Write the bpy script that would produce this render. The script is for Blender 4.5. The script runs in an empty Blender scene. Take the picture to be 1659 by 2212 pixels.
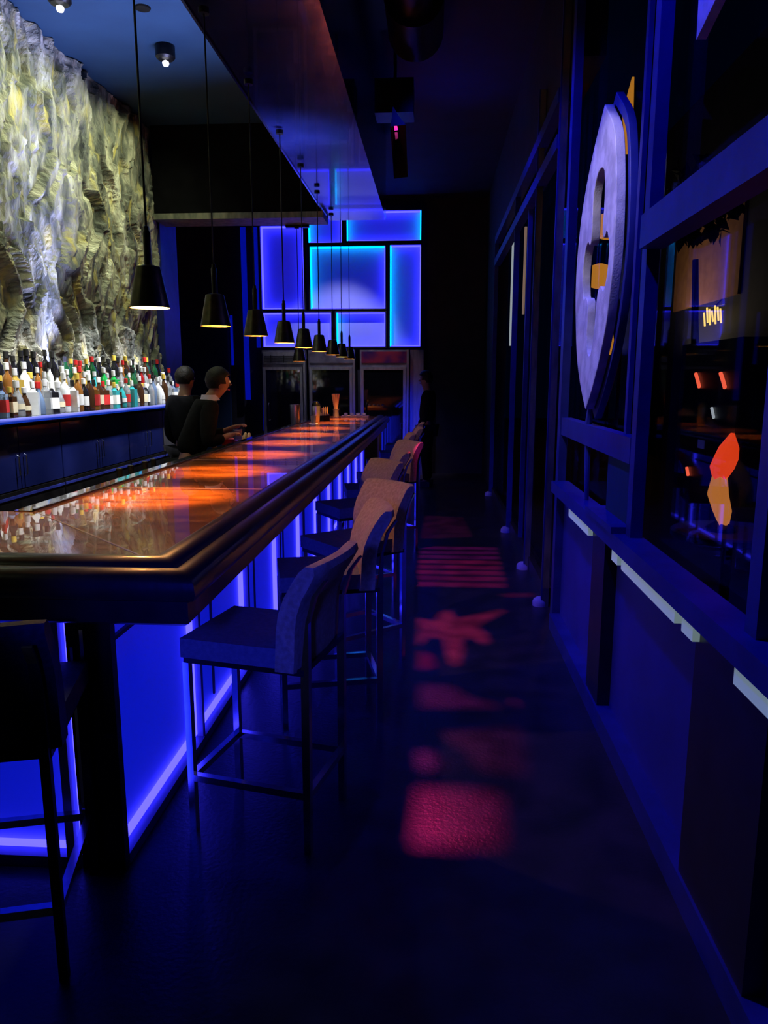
import bpy, bmesh, math, random
import numpy as np
from mathutils import Vector, Matrix, Euler

# ------------------------------------------------------------------ camera, world, exposure
S = bpy.context.scene
COL = S.collection
f = 1600.0
PITCH = math.atan(286 / f)
YAW = math.atan(109 / f * math.cos(PITCH))
cam_d = bpy.data.cameras.new('camera'); cam = bpy.data.objects.new('camera', cam_d); COL.objects.link(cam)
cam_d.sensor_fit = 'VERTICAL'; cam_d.sensor_height = 24.0; cam_d.lens = 24.0 * f / 2212.0
cam_d.clip_start = 0.05; cam_d.clip_end = 200
cam.location = (0, 0, 1.65); cam.rotation_euler = (math.pi / 2 - PITCH, 0, YAW)
S.camera = cam
S.view_settings.view_transform = 'Standard'; S.view_settings.look = 'None'
S.view_settings.gamma = 1.0; S.view_settings.exposure = 0.0; S.view_settings.use_curve_mapping = False
S.cycles.use_denoising = True
S.cycles.max_bounces = 7; S.cycles.diffuse_bounces = 1; S.cycles.glossy_bounces = 4
S.cycles.transmission_bounces = 5; S.cycles.transparent_max_bounces = 10
S.cycles.sample_clamp_indirect = 4.0
S.cycles.caustics_refractive = False
W = bpy.data.worlds.new('night'); S.world = W; W.use_nodes = True
W.node_tree.nodes['Background'].inputs[0].default_value = (0.0, 0.002, 0.012, 1)
W.node_tree.nodes['Background'].inputs[1].default_value = 0.25

BLUE = (0.012, 0.022, 1.0)
VIO = (0.032, 0.027, 1.0)
CYAN = (0.0, 0.42, 1.0)
WARM = (1.0, 0.40, 0.07)
K_STRIP = 7.0      # bar front led strips
K_PANEL = 8.5      # back wall led strips
R = random.Random(7)

def lamp(kind, name, loc, col, power, target=None, parent=None, **kw):
    d = bpy.data.lights.new(name, kind); d.color = col; d.energy = power
    for k, v in kw.items(): setattr(d, k, v)
    o = bpy.data.objects.new(name, d); COL.objects.link(o); o.location = loc
    if target is not None:
        o.rotation_euler = (Vector(target) - Vector(loc)).to_track_quat('-Z', 'Y').to_euler()
    if parent:
        o.parent = parent; o.location = Vector(loc)
    return o

# ------------------------------------------------------------------ materials
def mat(name, col, rough=0.5, metal=0.0, coat=0.0, emit=None, es=0.0, trans=0.0, spec=0.5, ior=1.45):
    m = bpy.data.materials.new(name); m.use_nodes = True
    b = m.node_tree.nodes['Principled BSDF']
    b.inputs['Base Color'].default_value = (*col, 1); b.inputs['Roughness'].default_value = rough
    b.inputs['Metallic'].default_value = metal; b.inputs['Coat Weight'].default_value = coat
    b.inputs['Coat Roughness'].default_value = 0.03
    b.inputs['Transmission Weight'].default_value = trans; b.inputs['IOR'].default_value = ior
    b.inputs['Specular IOR Level'].default_value = spec
    if emit:
        b.inputs['Emission Color'].default_value = (*emit, 1); b.inputs['Emission Strength'].default_value = es
    return m
def nodes(m): return m.node_tree.nodes, m.node_tree.links, m.node_tree.nodes['Principled BSDF']
def noisy(m, scale, lo, hi, stretch=(1, 1, 1), detail=4, bump=0.0, bscale=None, rough=None, lohi=(0.35, 0.65)):
    n, l, b = nodes(m)
    tc = n.new('ShaderNodeTexCoord'); mp = n.new('ShaderNodeMapping'); mp.inputs['Scale'].default_value = stretch
    l.new(tc.outputs['Object'], mp.inputs[0])
    t = n.new('ShaderNodeTexNoise'); t.inputs['Scale'].default_value = scale; t.inputs['Detail'].default_value = detail
    l.new(mp.outputs[0], t.inputs['Vector'])
    r = n.new('ShaderNodeValToRGB'); r.color_ramp.elements[0].position = lohi[0]; r.color_ramp.elements[1].position = lohi[1]
    r.color_ramp.elements[0].color = (*lo, 1); r.color_ramp.elements[1].color = (*hi, 1)
    l.new(t.outputs['Fac'], r.inputs[0]); l.new(r.outputs[0], b.inputs['Base Color'])
    if bump:
        t2 = n.new('ShaderNodeTexNoise'); t2.inputs['Scale'].default_value = bscale or scale * 3; t2.inputs['Detail'].default_value = 5
        l.new(mp.outputs[0], t2.inputs['Vector'])
        bp = n.new('ShaderNodeBump'); bp.inputs['Strength'].default_value = bump; bp.inputs['Distance'].default_value = 0.01
        l.new(t2.outputs['Fac'], bp.inputs['Height']); l.new(bp.outputs[0], b.inputs['Normal'])
    if rough:
        mr = n.new('ShaderNodeMapRange'); mr.inputs['To Min'].default_value = rough[0]; mr.inputs['To Max'].default_value = rough[1]
        l.new(t.outputs['Fac'], mr.inputs['Value']); l.new(mr.outputs[0], b.inputs['Roughness'])
    return m
M = {}
M['floor'] = noisy(mat('dark_floor', (.02, .02, .03), .3), 5, (.012, .012, .022), (.032, .029, .042), bump=.15, bscale=60, rough=(.22, .42))
M['black_wall'] = noisy(mat('black_paint', (.01, .01, .013), .75), 4, (.008, .008, .012), (.016, .016, .022))
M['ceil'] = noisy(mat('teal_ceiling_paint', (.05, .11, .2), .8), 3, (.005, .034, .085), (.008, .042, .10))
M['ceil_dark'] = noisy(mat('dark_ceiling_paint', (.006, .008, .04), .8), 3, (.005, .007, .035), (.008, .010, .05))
M['gloss'] = mat('glossy_lacquer', (.012, .014, .03), .07, coat=.45, spec=.6, ior=1.6)
noisy(M['gloss'], 2.2, (.006, .01, .07), (.01, .015, .10), rough=(.10, .26), bump=.02, bscale=1.5)
M['black_metal'] = noisy(mat('black_metal', (.012, .012, .014), .35, .6), 12, (.01, .01, .012), (.02, .02, .022))
M['bronze'] = noisy(mat('dark_bronze', (.07, .07, .05), .28, .85), 20, (.06, .06, .045), (.10, .10, .075))
M['chrome'] = noisy(mat('chrome', (.62, .63, .68), .18, 1.0), 30, (.58, .58, .63), (.7, .7, .74))
M['steel'] = noisy(mat('brushed_steel', (.4, .4, .42), .33, .9), 40, (.36, .36, .38), (.5, .5, .52), stretch=(1, 1, .1))
M['steel_dull'] = noisy(mat('dull_steel', (.16, .17, .18), .45, .7), 6, (.12, .12, .14), (.22, .22, .24))
M['rail'] = noisy(mat('dark_rail_wood', (.02, .014, .012), .3, coat=.15, spec=.35), 8, (.008, .006, .006), (.02, .013, .011), stretch=(1, .15, 1), bump=.1)
M['stone_top'] = mat('dark_polished_stone', (.02, .025, .035), .06, coat=1.0)
noisy(M['stone_top'], 25, (.012, .016, .025), (.06, .065, .075), rough=(.04, .12))
M['fabric'] = noisy(mat('tan_upholstery', (.40, .26, .11), .85), 60, (.34, .20, .08), (.46, .29, .13), bump=.3, bscale=300)
M['fabric_dark'] = noisy(mat('black_upholstery', (.03, .03, .035), .7), 60, (.018, .018, .022), (.04, .04, .045), bump=.2, bscale=300)
M['niche'] = noisy(mat('white_backplate', (.75, .76, .82), .6), 5, (.70, .71, .78), (.8, .8, .86))
M['wrail'] = noisy(mat('blue_lit_metal', (.07, .08, .2), .45, .0), 7, (.012, .02, .17), (.02, .03, .24), bump=.05)  # blue light falling on grey metal, put into its base colour
M['wpanel'] = noisy(mat('lower_panel', (.2, .2, .24), .5), 3, (.014, .02, .24), (.022, .03, .33))  # blue light on the panels is put into this colour too
M['olive'] = noisy(mat('worn_olive_metal', (.2, .2, .16), .5, .1), 14, (.10, .11, .09), (.24, .24, .18), stretch=(1, 1, .3))
M['medal'] = noisy(mat('pale_grey_plate', (.52, .50, .56), .6), 9, (.40, .39, .45), (.62, .60, .66), bump=.2, bscale=120, lohi=(.4, .6))
M['backlit'] = mat('backlit_acrylic', (.6, .6, .66), .5, emit=(.002, .012, 1), es=.42)
M['plate_glow'] = mat('backlit_plate', (.6, .6, .66), .6, emit=(.002, .014, 1), es=.30)
M['plinth'] = noisy(mat('plinth_blue', (.1, .1, .2), .4), 8, (.08, .08, .18), (.12, .12, .24))
M['post'] = noisy(mat('pale_post', (.3, .3, .4), .4), 8, (.26, .26, .36), (.34, .34, .44))
M['void'] = noisy(mat('flat_black', (.003, .003, .004), .9, spec=.1), 5, (.002, .002, .003), (.005, .005, .007))
M['frame_black'] = mat('frame_black', (.012, .012, .02), .4)
noisy(M['frame_black'], 10, (.01, .01, .016), (.018, .018, .028))
M['strip_v'] = mat('violet_led', (0, 0, 0), emit=VIO, es=K_STRIP)
M['strip_b'] = mat('blue_led', (0, 0, 0), emit=BLUE, es=K_STRIP)
M['pstrip'] = mat('panel_led', (0, 0, 0), emit=VIO, es=K_PANEL)
M['pcyan'] = mat('panel_cyan_led', (0, 0, 0), emit=CYAN, es=K_PANEL * .55)
M['shelf_led'] = mat('shelf_led', (0, 0, 0), emit=(.62, .68, 1.0), es=9.0)
M['vert_led'] = mat('dim_blue_led', (0, 0, 0), emit=(.0, .01, 1.0), es=.28)
M['bulb'] = mat('amber_bulb', (0, 0, 0), emit=(1, .55, .15), es=14)
M['spot_bulb'] = mat('white_bulb', (0, 0, 0), emit=(.85, .85, 1.0), es=1.6)
M['shade_in'] = noisy(mat('shade_lining', (.8, .5, .2), .5), 8, (.75, .45, .16), (.85, .55, .22))
M['skin'] = noisy(mat('skin', (.42, .22, .15), .5), 15, (.24, .11, .08), (.30, .15, .10))
M['hair'] = noisy(mat('black_hair', (.004, .0035, .0035), .6, spec=.2), 40, (.005, .005, .005), (.014, .012, .011), bump=.4, bscale=90)
M['shirt'] = noisy(mat('black_shirt', (.003, .003, .004), .95, spec=.1), 20, (.0025, .0025, .004), (.005, .005, .007))
M['collar'] = mat('lilac_collar', (.5, .42, .6), .7); noisy(M['collar'], 20, (.45, .38, .55), (.55, .47, .65))
def glass_mat():
    m = bpy.data.materials.new('window_glass'); m.use_nodes = True
    n, l = m.node_tree.nodes, m.node_tree.links
    n.remove(n['Principled BSDF'])
    t = n.new('ShaderNodeBsdfTransparent'); t.inputs[0].default_value = (.85, .88, .95, 1)
    g = n.new('ShaderNodeBsdfGlossy'); g.inputs['Roughness'].default_value = .02
    fr = n.new('ShaderNodeFresnel'); fr.inputs[0].default_value = 1.4
    mx = n.new('ShaderNodeMixShader'); mu = n.new('ShaderNodeMath'); mu.operation = 'MULTIPLY'; mu.inputs[1].default_value = .08; l.new(fr.outputs[0], mu.inputs[0]); l.new(mu.outputs[0], mx.inputs[0]); l.new(t.outputs[0], mx.inputs[1]); l.new(g.outputs[0], mx.inputs[2])
    l.new(mx.outputs[0], n['Material Output'].inputs[0])
    return m
M['glass'] = glass_mat()
M['cooler_glass'] = mat('dark_door_glass', (.003, .003, .004), .04, spec=.8, ior=1.6)
noisy(M['cooler_glass'], 3, (.002, .002, .003), (.005, .005, .006))

def wood():
    m = mat('varnished_orange_wood', (.4, .14, .03), .25, coat=1.0, spec=.6, ior=1.5)
    n, l, b = nodes(m)
    b.inputs['Coat Roughness'].default_value = .012; b.inputs['Coat IOR'].default_value = 1.75
    tc = n.new('ShaderNodeTexCoord'); mp = n.new('ShaderNodeMapping'); mp.inputs['Scale'].default_value = (.9, 5.5, 1)
    l.new(tc.outputs['Object'], mp.inputs[0])
    t = n.new('ShaderNodeTexNoise'); t.inputs['Scale'].default_value = 3.2; t.inputs['Detail'].default_value = 8; t.inputs['Distortion'].default_value = .8
    l.new(mp.outputs[0], t.inputs['Vector'])
    r = n.new('ShaderNodeValToRGB'); e = r.color_ramp.elements
    e[0].position = .3; e[0].color = (.11, .028, .007, 1); e[1].position = .72; e[1].color = (.62, .21, .04, 1)
    x = e.new(.5); x.color = (.36, .10, .02, 1)
    l.new(t.outputs['Fac'], r.inputs[0]); l.new(r.outputs[0], b.inputs['Base Color'])
    return m
M['wood'] = wood()
M['inlay'] = noisy(mat('pale_inlay', (.6, .4, .2), .3, coat=1), 10, (.5, .3, .15), (.7, .45, .25))

def stone():
    m = mat('split_stone', (.4, .4, .35), .75)
    n, l, b = nodes(m)
    tc = n.new('ShaderNodeTexCoord'); mp = n.new('ShaderNodeMapping'); mp.inputs['Scale'].default_value = (1, 4.2, 1.4)
    l.new(tc.outputs['Object'], mp.inputs[0])
    t = n.new('ShaderNodeTexNoise'); t.inputs['Scale'].default_value = 1.6; t.inputs['Detail'].default_value = 5; t.inputs['Distortion'].default_value = .6
    l.new(mp.outputs[0], t.inputs['Vector'])
    r = n.new('ShaderNodeValToRGB'); e = r.color_ramp.elements
    e[0].position = .3; e[0].color = (.03, .035, .035, 1); e[1].position = .68; e[1].color = (.62, .61, .54, 1)
    x = e.new(.45); x.color = (.16, .17, .15, 1); y = e.new(.56); y.color = (.36, .35, .28, 1)
    l.new(t.outputs['Fac'], r.inputs[0])
    t3 = n.new('ShaderNodeTexNoise'); t3.inputs['Scale'].default_value = 2.2; l.new(mp.outputs[0], t3.inputs['Vector'])
    r3 = n.new('ShaderNodeValToRGB'); r3.color_ramp.elements[0].position = .58; r3.color_ramp.elements[1].position = .72
    r3.color_ramp.elements[0].color = (0, 0, 0, 1); r3.color_ramp.elements[1].color = (.8, .8, .8, 1)
    l.new(t3.outputs['Fac'], r3.inputs[0])
    mx = n.new('ShaderNodeMix'); mx.data_type = 'RGBA'; l.new(r3.outputs[0], mx.inputs[0]); l.new(r.outputs[0], mx.inputs[6]); mx.inputs[7].default_value = (.55, .46, .12, 1)
    l.new(mx.outputs[2], b.inputs['Base Color'])
    t2 = n.new('ShaderNodeTexNoise'); t2.inputs['Scale'].default_value = 9; t2.inputs['Detail'].default_value = 6; l.new(mp.outputs[0], t2.inputs['Vector'])
    bp = n.new('ShaderNodeBump'); bp.inputs['Strength'].default_value = .9; bp.inputs['Distance'].default_value = .05
    l.new(t2.outputs['Fac'], bp.inputs['Height']); l.new(bp.outputs[0], b.inputs['Normal'])
    return m
M['stone'] = stone()

# ------------------------------------------------------------------ mesh helpers
class MB:
    def __init__(s): s.bm = bmesh.new()
    def box(s, x0, x1, y0, y1, z0, z1, mtx=None):
        vs = [s.bm.verts.new((x, y, z)) for x in (x0, x1) for y in (y0, y1) for z in (z0, z1)]
        for q in ((0, 1, 3, 2), (4, 6, 7, 5), (0, 4, 5, 1), (2, 3, 7, 6), (0, 2, 6, 4), (1, 5, 7, 3)):
            s.bm.faces.new([vs[i] for i in q])
        if mtx: bmesh.ops.transform(s.bm, matrix=mtx, verts=vs)
        return s
    def lathe(s, prof, n=24, c=(0, 0, 0), axis='Z', cap=True):
        rings = []
        for r, h in prof:
            ring = []
            for i in range(n):
                a = 2 * math.pi * i / n; u, v = r * math.cos(a), r * math.sin(a)
                p = (u, v, h) if axis == 'Z' else ((h, u, v) if axis == 'X' else (u, h, v))
                ring.append(s.bm.verts.new((c[0] + p[0], c[1] + p[1], c[2] + p[2])))
            rings.append(ring)
        for a, b in zip(rings, rings[1:]):
            for i in range(n):
                s.bm.faces.new((a[i], a[(i + 1) % n], b[(i + 1) % n], b[i]))
        if cap:
            s.bm.faces.new(rings[0][::-1]); s.bm.faces.new(rings[-1])
        return s
    def tube(s, pts, r, n=8, cap=True):
        pts = [Vector(p) for p in pts]; rings = []
        for i, p in enumerate(pts):
            d = (pts[min(i + 1, len(pts) - 1)] - pts[max(i - 1, 0)]).normalized()
            up = Vector((0, 0, 1)) if abs(d.z) < .9 else Vector((1, 0, 0))
            a = d.cross(up).normalized(); b = d.cross(a).normalized()
            rr = r[i] if isinstance(r, (list, tuple)) else r
            rings.append([s.bm.verts.new(p + a * rr * math.cos(2 * math.pi * k / n) + b * rr * math.sin(2 * math.pi * k / n)) for k in range(n)])
        for A, B in zip(rings, rings[1:]):
            for i in range(n): s.bm.faces.new((A[i], A[(i + 1) % n], B[(i + 1) % n], B[i]))
        if cap: s.bm.faces.new(rings[0][::-1]); s.bm.faces.new(rings[-1])
        return s
    def prism(s, pts, d):                  # pts: closed 3d outline, extruded by vector d
        a = [s.bm.verts.new(p) for p in pts]; b = [s.bm.verts.new(Vector(p) + Vector(d)) for p in pts]
        n = len(a)
        s.bm.faces.new(a); s.bm.faces.new(b[::-1])
        for i in range(n): s.bm.faces.new((a[i], b[i], b[(i + 1) % n], a[(i + 1) % n]))
        return s
    def strip(s, rows, closed=False):      # grid of points
        vs = [[s.bm.verts.new(p) for p in r] for r in rows]
        for A, B in zip(vs, vs[1:]):
            m = len(A)
            for i in range(m if closed else m - 1):
                s.bm.faces.new((A[i], A[(i + 1) % m], B[(i + 1) % m], B[i]))
        return vs
    def bevel(s, w, seg=2, ang=.6):
        es = [e for e in s.bm.edges if len(e.link_faces) == 2 and e.calc_face_angle(0) > ang]
        bmesh.ops.bevel(s.bm, geom=es, offset=w, segments=seg, affect='EDGES', profile=.5, clamp_overlap=True)
        return s
    def build(s, name, m, parent=None, smooth=False, loc=None, rot=None):
        bmesh.ops.recalc_face_normals(s.bm, faces=s.bm.faces)
        me = bpy.data.meshes.new(name); s.bm.to_mesh(me); s.bm.free()
        if smooth:
            me.polygons.foreach_set('use_smooth', [True] * len(me.polygons)); me.set_sharp_from_angle(angle=.7)
        o = bpy.data.objects.new(name, me); COL.objects.link(o)
        if isinstance(m, str): m = M[m]
        me.materials.append(m)
        if parent: o.parent = parent
        if loc: o.location = loc
        if rot is not None: o.rotation_euler = (0, 0, rot)
        return o
def box(*a): return MB().box(*a)
def tag(o, label, cat, group=None, kind=None):
    o['label'] = label; o['category'] = cat
    if group: o['group'] = group
    if kind: o['kind'] = kind
    return o
def thing(name, label, cat, loc=(0, 0, 0), rot=0, group=None):
    o = bpy.data.objects.new(name, None); COL.objects.link(o); o.empty_display_size = .1
    o.location = loc; o.rotation_euler = (0, 0, rot)
    return tag(o, label, cat, group)
def struct(name, mb, m, label=None):
    o = mb.build(name, m); o['kind'] = 'structure'
    if label: o['label'] = label
    return o
CH = {}
def reg(root):
    """remember the children of a prototype so that it can be copied"""
    kids = [o for o in COL.objects if o.parent == root]
    CH[root.name] = [(k, [g for g in COL.objects if g.parent == k]) for k in kids]
def dup(root, loc, rot, label, group=None):
    r = root.copy(); COL.objects.link(r); r.location = loc; r.rotation_euler = (0, 0, rot); r['label'] = label
    if group: r['group'] = group
    for k, gs in CH[root.name]:
        c = k.copy(); COL.objects.link(c); c.parent = r
        for g in gs:
            d = g.copy(); COL.objects.link(d); d.parent = c
    return r
ORD = ['', 'first', 'second', 'third', 'fourth', 'fifth', 'sixth', 'seventh', 'eighth', 'ninth', 'tenth']
def nth(i): return ORD[i] if i <= 10 else '%d%s' % (i, 'th' if 10 < i % 100 < 20 else {1: 'st', 2: 'nd', 3: 'rd'}.get(i % 10, 'th'))

# ------------------------------------------------------------------ room shell
H = 4.65
struct('floor', box(-5.2, 1.0, -1.2, 13.4, -.06, 0), 'floor')
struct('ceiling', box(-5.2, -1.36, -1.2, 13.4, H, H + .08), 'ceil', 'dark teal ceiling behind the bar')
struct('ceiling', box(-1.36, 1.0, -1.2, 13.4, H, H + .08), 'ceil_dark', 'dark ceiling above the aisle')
struct('wall_back', box(-5.2, 1.0, 13.2, 13.4, 0, H), 'black_wall')
struct('wall_front', box(-5.2, 1.0, -1.2, -1.05, 0, H), 'black_wall')
struct('wall_left', box(-3.75, -3.6, -1.05, 9.5, 0, H), 'black_wall')
struct('wall_side', box(-5.2, -3.44, 9.5, 10.1, 0, H), 'wrail', 'wall return beyond the stone wall')
struct('wall_recess', box(-5.2, -5.05, 10.1, 13.2, 0, H), 'black_wall')
struct('wall_panel', box(-4.45, -3.62, 13.10, 13.2, 0, 2.68), 'ceil', 'dark blue low wall left of the lit strips')

# bulkhead above the far end of the back bar
struct('trim_bulkhead', box(-3.44, -1.36, 9.35, 9.75, 3.64, H), 'void', 'black bulkhead under the ceiling')
struct('trim_bulkhead_edge', box(-3.44, -1.36, 9.31, 9.75, 3.57, 3.64), 'olive', 'grey lower edge of the bulkhead')

# glossy soffit above the bar
so = thing('soffit', 'long glossy blue-black soffit running over the bar', 'soffit', (-1.0, 4.5, 3.65)); so['kind'] = 'structure'
box(-.357, .36, -5.4, 5.4, 0, .99).build('soffit_box', 'gloss', so)
box(-.372, -.357, -5.4, 5.1, -.012, .03).build('edge_trim', 'chrome', so)

# ------------------------------------------------------------------ stone wall (relief mesh)
def relief():
    ny, nz = 430, 280
    y0, y1, z0, z1 = 1.5, 9.46, 1.38, H
    ys = np.linspace(y0, y1, ny); zs = np.linspace(z0, z1, nz)
    Y, Z = np.meshgrid(ys, zs, indexing='ij')
    rng = np.random.RandomState(5)
    def cells(sy, sz, amp, tilt, warp):
        wy = Y / sy + warp * np.sin(Z * 3.1 + Y * 1.7) + .5 * warp * np.sin(Z * 7.3 - Y * 4.1)
        wz = Z / sz + .25 * np.sin(Y * 5.3)
        iy = np.floor(wy).astype(int); iz = np.floor(wz).astype(int)
        best = np.full(Y.shape, 1e9); hgt = np.zeros(Y.shape)
        N = 257
        J = rng.rand(N, N, 5)
        for dy in (-1, 0, 1):
            for dz in (-1, 0, 1):
                a = (iy + dy) % N; b = (iz + dz) % N
                py = iy + dy + J[a, b, 0]; pz = iz + dz + J[a, b, 1]
                d = (wy - py) ** 2 + (wz - pz) ** 2
                h = J[a, b, 2] * amp + (J[a, b, 3] - .5) * tilt * (wy - py) + (J[a, b, 4] - .35) * tilt * (wz - pz)
                m = d < best
                best = np.where(m, d, best); hgt = np.where(m, h, hgt)
        return hgt
    h = cells(.15, .46, .10, .12, .8) + cells(.07, .24, .035, .055, 1.2)
    for _ in range(1):
        h[1:-1, 1:-1] = (h[1:-1, 1:-1] * 2 + h[:-2, 1:-1] + h[2:, 1:-1] + h[1:-1, :-2] + h[1:-1, 2:]) / 6
    X = -3.55 + h
    X[:, -1] = -3.5
    verts = np.stack([X, Y, Z], -1).reshape(-1, 3)
    idx = np.arange(ny * nz).reshape(ny, nz)
    q = np.stack([idx[:-1, :-1], idx[1:, :-1], idx[1:, 1:], idx[:-1, 1:]], -1).reshape(-1, 4)
    me = bpy.data.meshes.new('stone_wall'); me.from_pydata(verts.tolist(), [], q.tolist()); me.update()
    me.materials.append(M['stone'])
    o = bpy.data.objects.new('wall_stone', me); COL.objects.link(o); o['kind'] = 'structure'
    o['label'] = 'tall split stone wall behind the bottles'
relief()

# ------------------------------------------------------------------ back wall glowing panels
def glow_panel(x0, x1, z0, z1, label, cyan='', top=''):
    t = thing('glowing_wall_panel', label, 'light panel', ((x0 + x1) / 2, 13.0, z0), 0, 'glowing blue panels on the back wall')
    w = (x1 - x0) / 2; h = z1 - z0; d = .13
    box(-w, w, d - .02, d, 0, h).build('backplate', 'plate_glow', t)
    fr = MB()
    b = .022
    fr.box(-w - b, -w, -.03, d, -b, h + b).box(w, w + b, -.03, d, -b, h + b).box(-w, w, -.03, d, h, h + b).box(-w, w, -.03, d, -b, 0)
    fr.build('frame', 'frame_black', t)
    e = .018
    def st(a, c, k): a.build('light_strip', k, t)
    st(box(-w, -w + e, .03, d - .04, 0, h), 0, 'pcyan' if 'l' in cyan else 'pstrip')
    st(box(w - e, w, .03, d - .04, 0, h), 0, 'pcyan' if 'r' in cyan else 'pstrip')
    st(box(-w + e, w - e, .03, d - .04, 0, e), 0, 'pstrip')
    st(box(-w + e, w - e, .03, d - .04, h - e, h), 0, 'pcyan' if 't' in cyan else 'pstrip')
    g = box(-w, w, -.012, -.006, 0, h).build('front_glass', 'glass', t)
glow_panel(-2.97, -2.24, 2.84, 4.20, 'tall glowing blue wall panel beside the vertical light strips')
glow_panel(-2.15, -1.58, 3.92, 4.42, 'small glowing blue panel above the big square panel, under the soffit', 'l')
glow_panel(-1.50, -.25, 3.94, 4.42, 'wide glowing blue panel topmost on the back wall', 'lr')
glow_panel(-2.13, -.85, 2.84, 3.86, 'large square glowing blue panel with cyan edges at the centre', 'lt')
glow_panel(-.77, -.25, 2.21, 3.87, 'tall narrow glowing blue panel above the dark doorway cooler', 'l')
glow_panel(-2.97, -1.78, 2.21, 2.78, 'low wide glowing blue panel above the vented cooler')
glow_panel(-1.69, -.85, 2.21, 2.78, 'low glowing blue panel under the large square panel', 'l')
# pinstripes that hang in front: dim vertical blue light strips left of the panels
for i, (x0, x1, y, z0, z1, lb) in enumerate([(-3.33, -3.24, 13.05, 1.3, 4.2, 'wide vertical blue light strip left of the glowing panels'),
                                   (-3.56, -3.52, 13.05, 1.9, 2.75, 'thin short blue light strip beside the dark blue low wall'),
                                   (-3.10, -3.04, 13.05, 2.2, 4.2, 'narrow vertical blue light strip touching the tall glowing panel'),
                                   (-3.02, -2.97, 13.05, .75, 1.4, 'low blue light strip beside the vented cooler')]):
    tag(box(x0, x1, y, y + .03, z0, z1).build('wall_light_strip', 'vert_led'), lb, 'light strip', 'vertical blue wall strips')

# ------------------------------------------------------------------ coolers below
def cooler(x0, x1, label, grille, red=False):
    t = thing('glass_door_cooler', label, 'cooler', ((x0 + x1) / 2, 12.9, 0), 0, 'steel coolers under the glowing panels')
    w = (x1 - x0) / 2
    box(-w, w, 0, .2, .04, 2.15).build('body', 'steel_dull', t)
    if grille:
        g = box(-w + .03, w - .03, -.03, 0, 1.92, 2.12).build('vent_panel', 'steel', t)
        m = MB()
        for k in range(7): m.box(-w + .05, w - .06, -.045, -.03, 1.94 + k * .017, 1.949 + k * .017)
        for xx in (-w + .16, 0, w - .18): m.box(xx, xx + .012, -.05, -.03, 1.935, 2.06)
        m.build('grille', 'black_metal', g)
    else:
        m = box(-w + .03, w - .03, -.02, 0, 1.93, 2.12).build('vent_panel', 'steel_dull' if not red else 'redpane', t)
    d = MB(); z1 = 1.86; z0 = .12; b = .045; a = -w + .02; c = w - .05
    d.box(a, a + b, -.05, 0, z0, z1).box(c - b, c, -.05, 0, z0, z1).box(a + b, c - b, -.05, 0, z1 - b, z1).box(a + b, c - b, -.05, 0, z0, z0 + b)
    door = d.build('door', 'steel', t)
    box(a + b, c - b, -.028, -.02, z0 + b, z1 - b).build('glass', 'cooler_glass', door)
    hx = a + b + .05
    MB().tube([(hx, -.06, .95), (hx, -.085, .98), (hx, -.085, 1.22), (hx, -.06, 1.25)], .009).build('handle', 'chrome', door, True)
    box(w - .035, w, -.06, 0, .04, 2.15).build('side_post', 'steel', t)
M['redpane'] = mat('dark_red_pane', (.1, .01, .02), .2); noisy(M['redpane'], 4, (.03, .01, .06), (.22, .02, .03))
cooler(-2.98, -2.22, 'steel cooler with louvred vent above its glass door', True)
cooler(-2.17, -1.36, 'steel glass door cooler directly behind the end of the bar', False)
cooler(-1.28, -.44, 'steel cooler with dark red pane above a black glass door', False, True)
tag(box(-.42, -.19, 12.95, 13.15, 0, 2.15).build('steel_column', 'steel'), 'steel column at the aisle side of the coolers', 'column')

# ------------------------------------------------------------------ the bar
XF, YF, ZT = -.83, 2.126, 1.11          # wood edges (aisle side, near side), top height
XL = -1.648; YE = 11.1; XW = -3.2; DR = -1.74
bar = thing('bar_counter', 'long bar counter with varnished orange wood top and glowing blue front', 'bar counter', (0, 0, 0))
t_ = MB()
t_.prism([(XF, YF, ZT - .05), (XF, YE, ZT - .05), (XL, YE, ZT - .05), (XL, YF + .80, ZT - .05)], (0, 0, .05))
t_.build('wood_top', 'wood', bar)
t2 = MB().prism([(XF, YF, ZT - .05), (XL, YF + .80, ZT - .05), (XW, YF + .80, ZT - .05), (XW, YF, ZT - .05)], (0, 0, .05))
o2 = t2.build('end_wood_top', 'wood', bar)
# seams across the top
for i, y in enumerate([3.62, 4.95, 6.25, 7.55, 8.85, 10.1]):
    box(XL, XF, y, y + .012, ZT, ZT + .0012).build('seam', 'inlay', bar)
MB().prism([(XF - .005, YF + .002, ZT), (XF - .015, YF + .002, ZT), (XL - .005, YF + .80, ZT), (XL + .005, YF + .80, ZT)], (0, 0, .0012)).build('mitre_line', 'inlay', bar)
# drink rail on the bartender side
box(DR, XL, YF + .80, YE, ZT - .06, ZT + .004).build('service_ledge', 'stone_top', bar)
box(XL - .012, XL, YF + .80, YE, ZT + .004, ZT + .010).build('ledge_strip', 'rail', bar)
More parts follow.
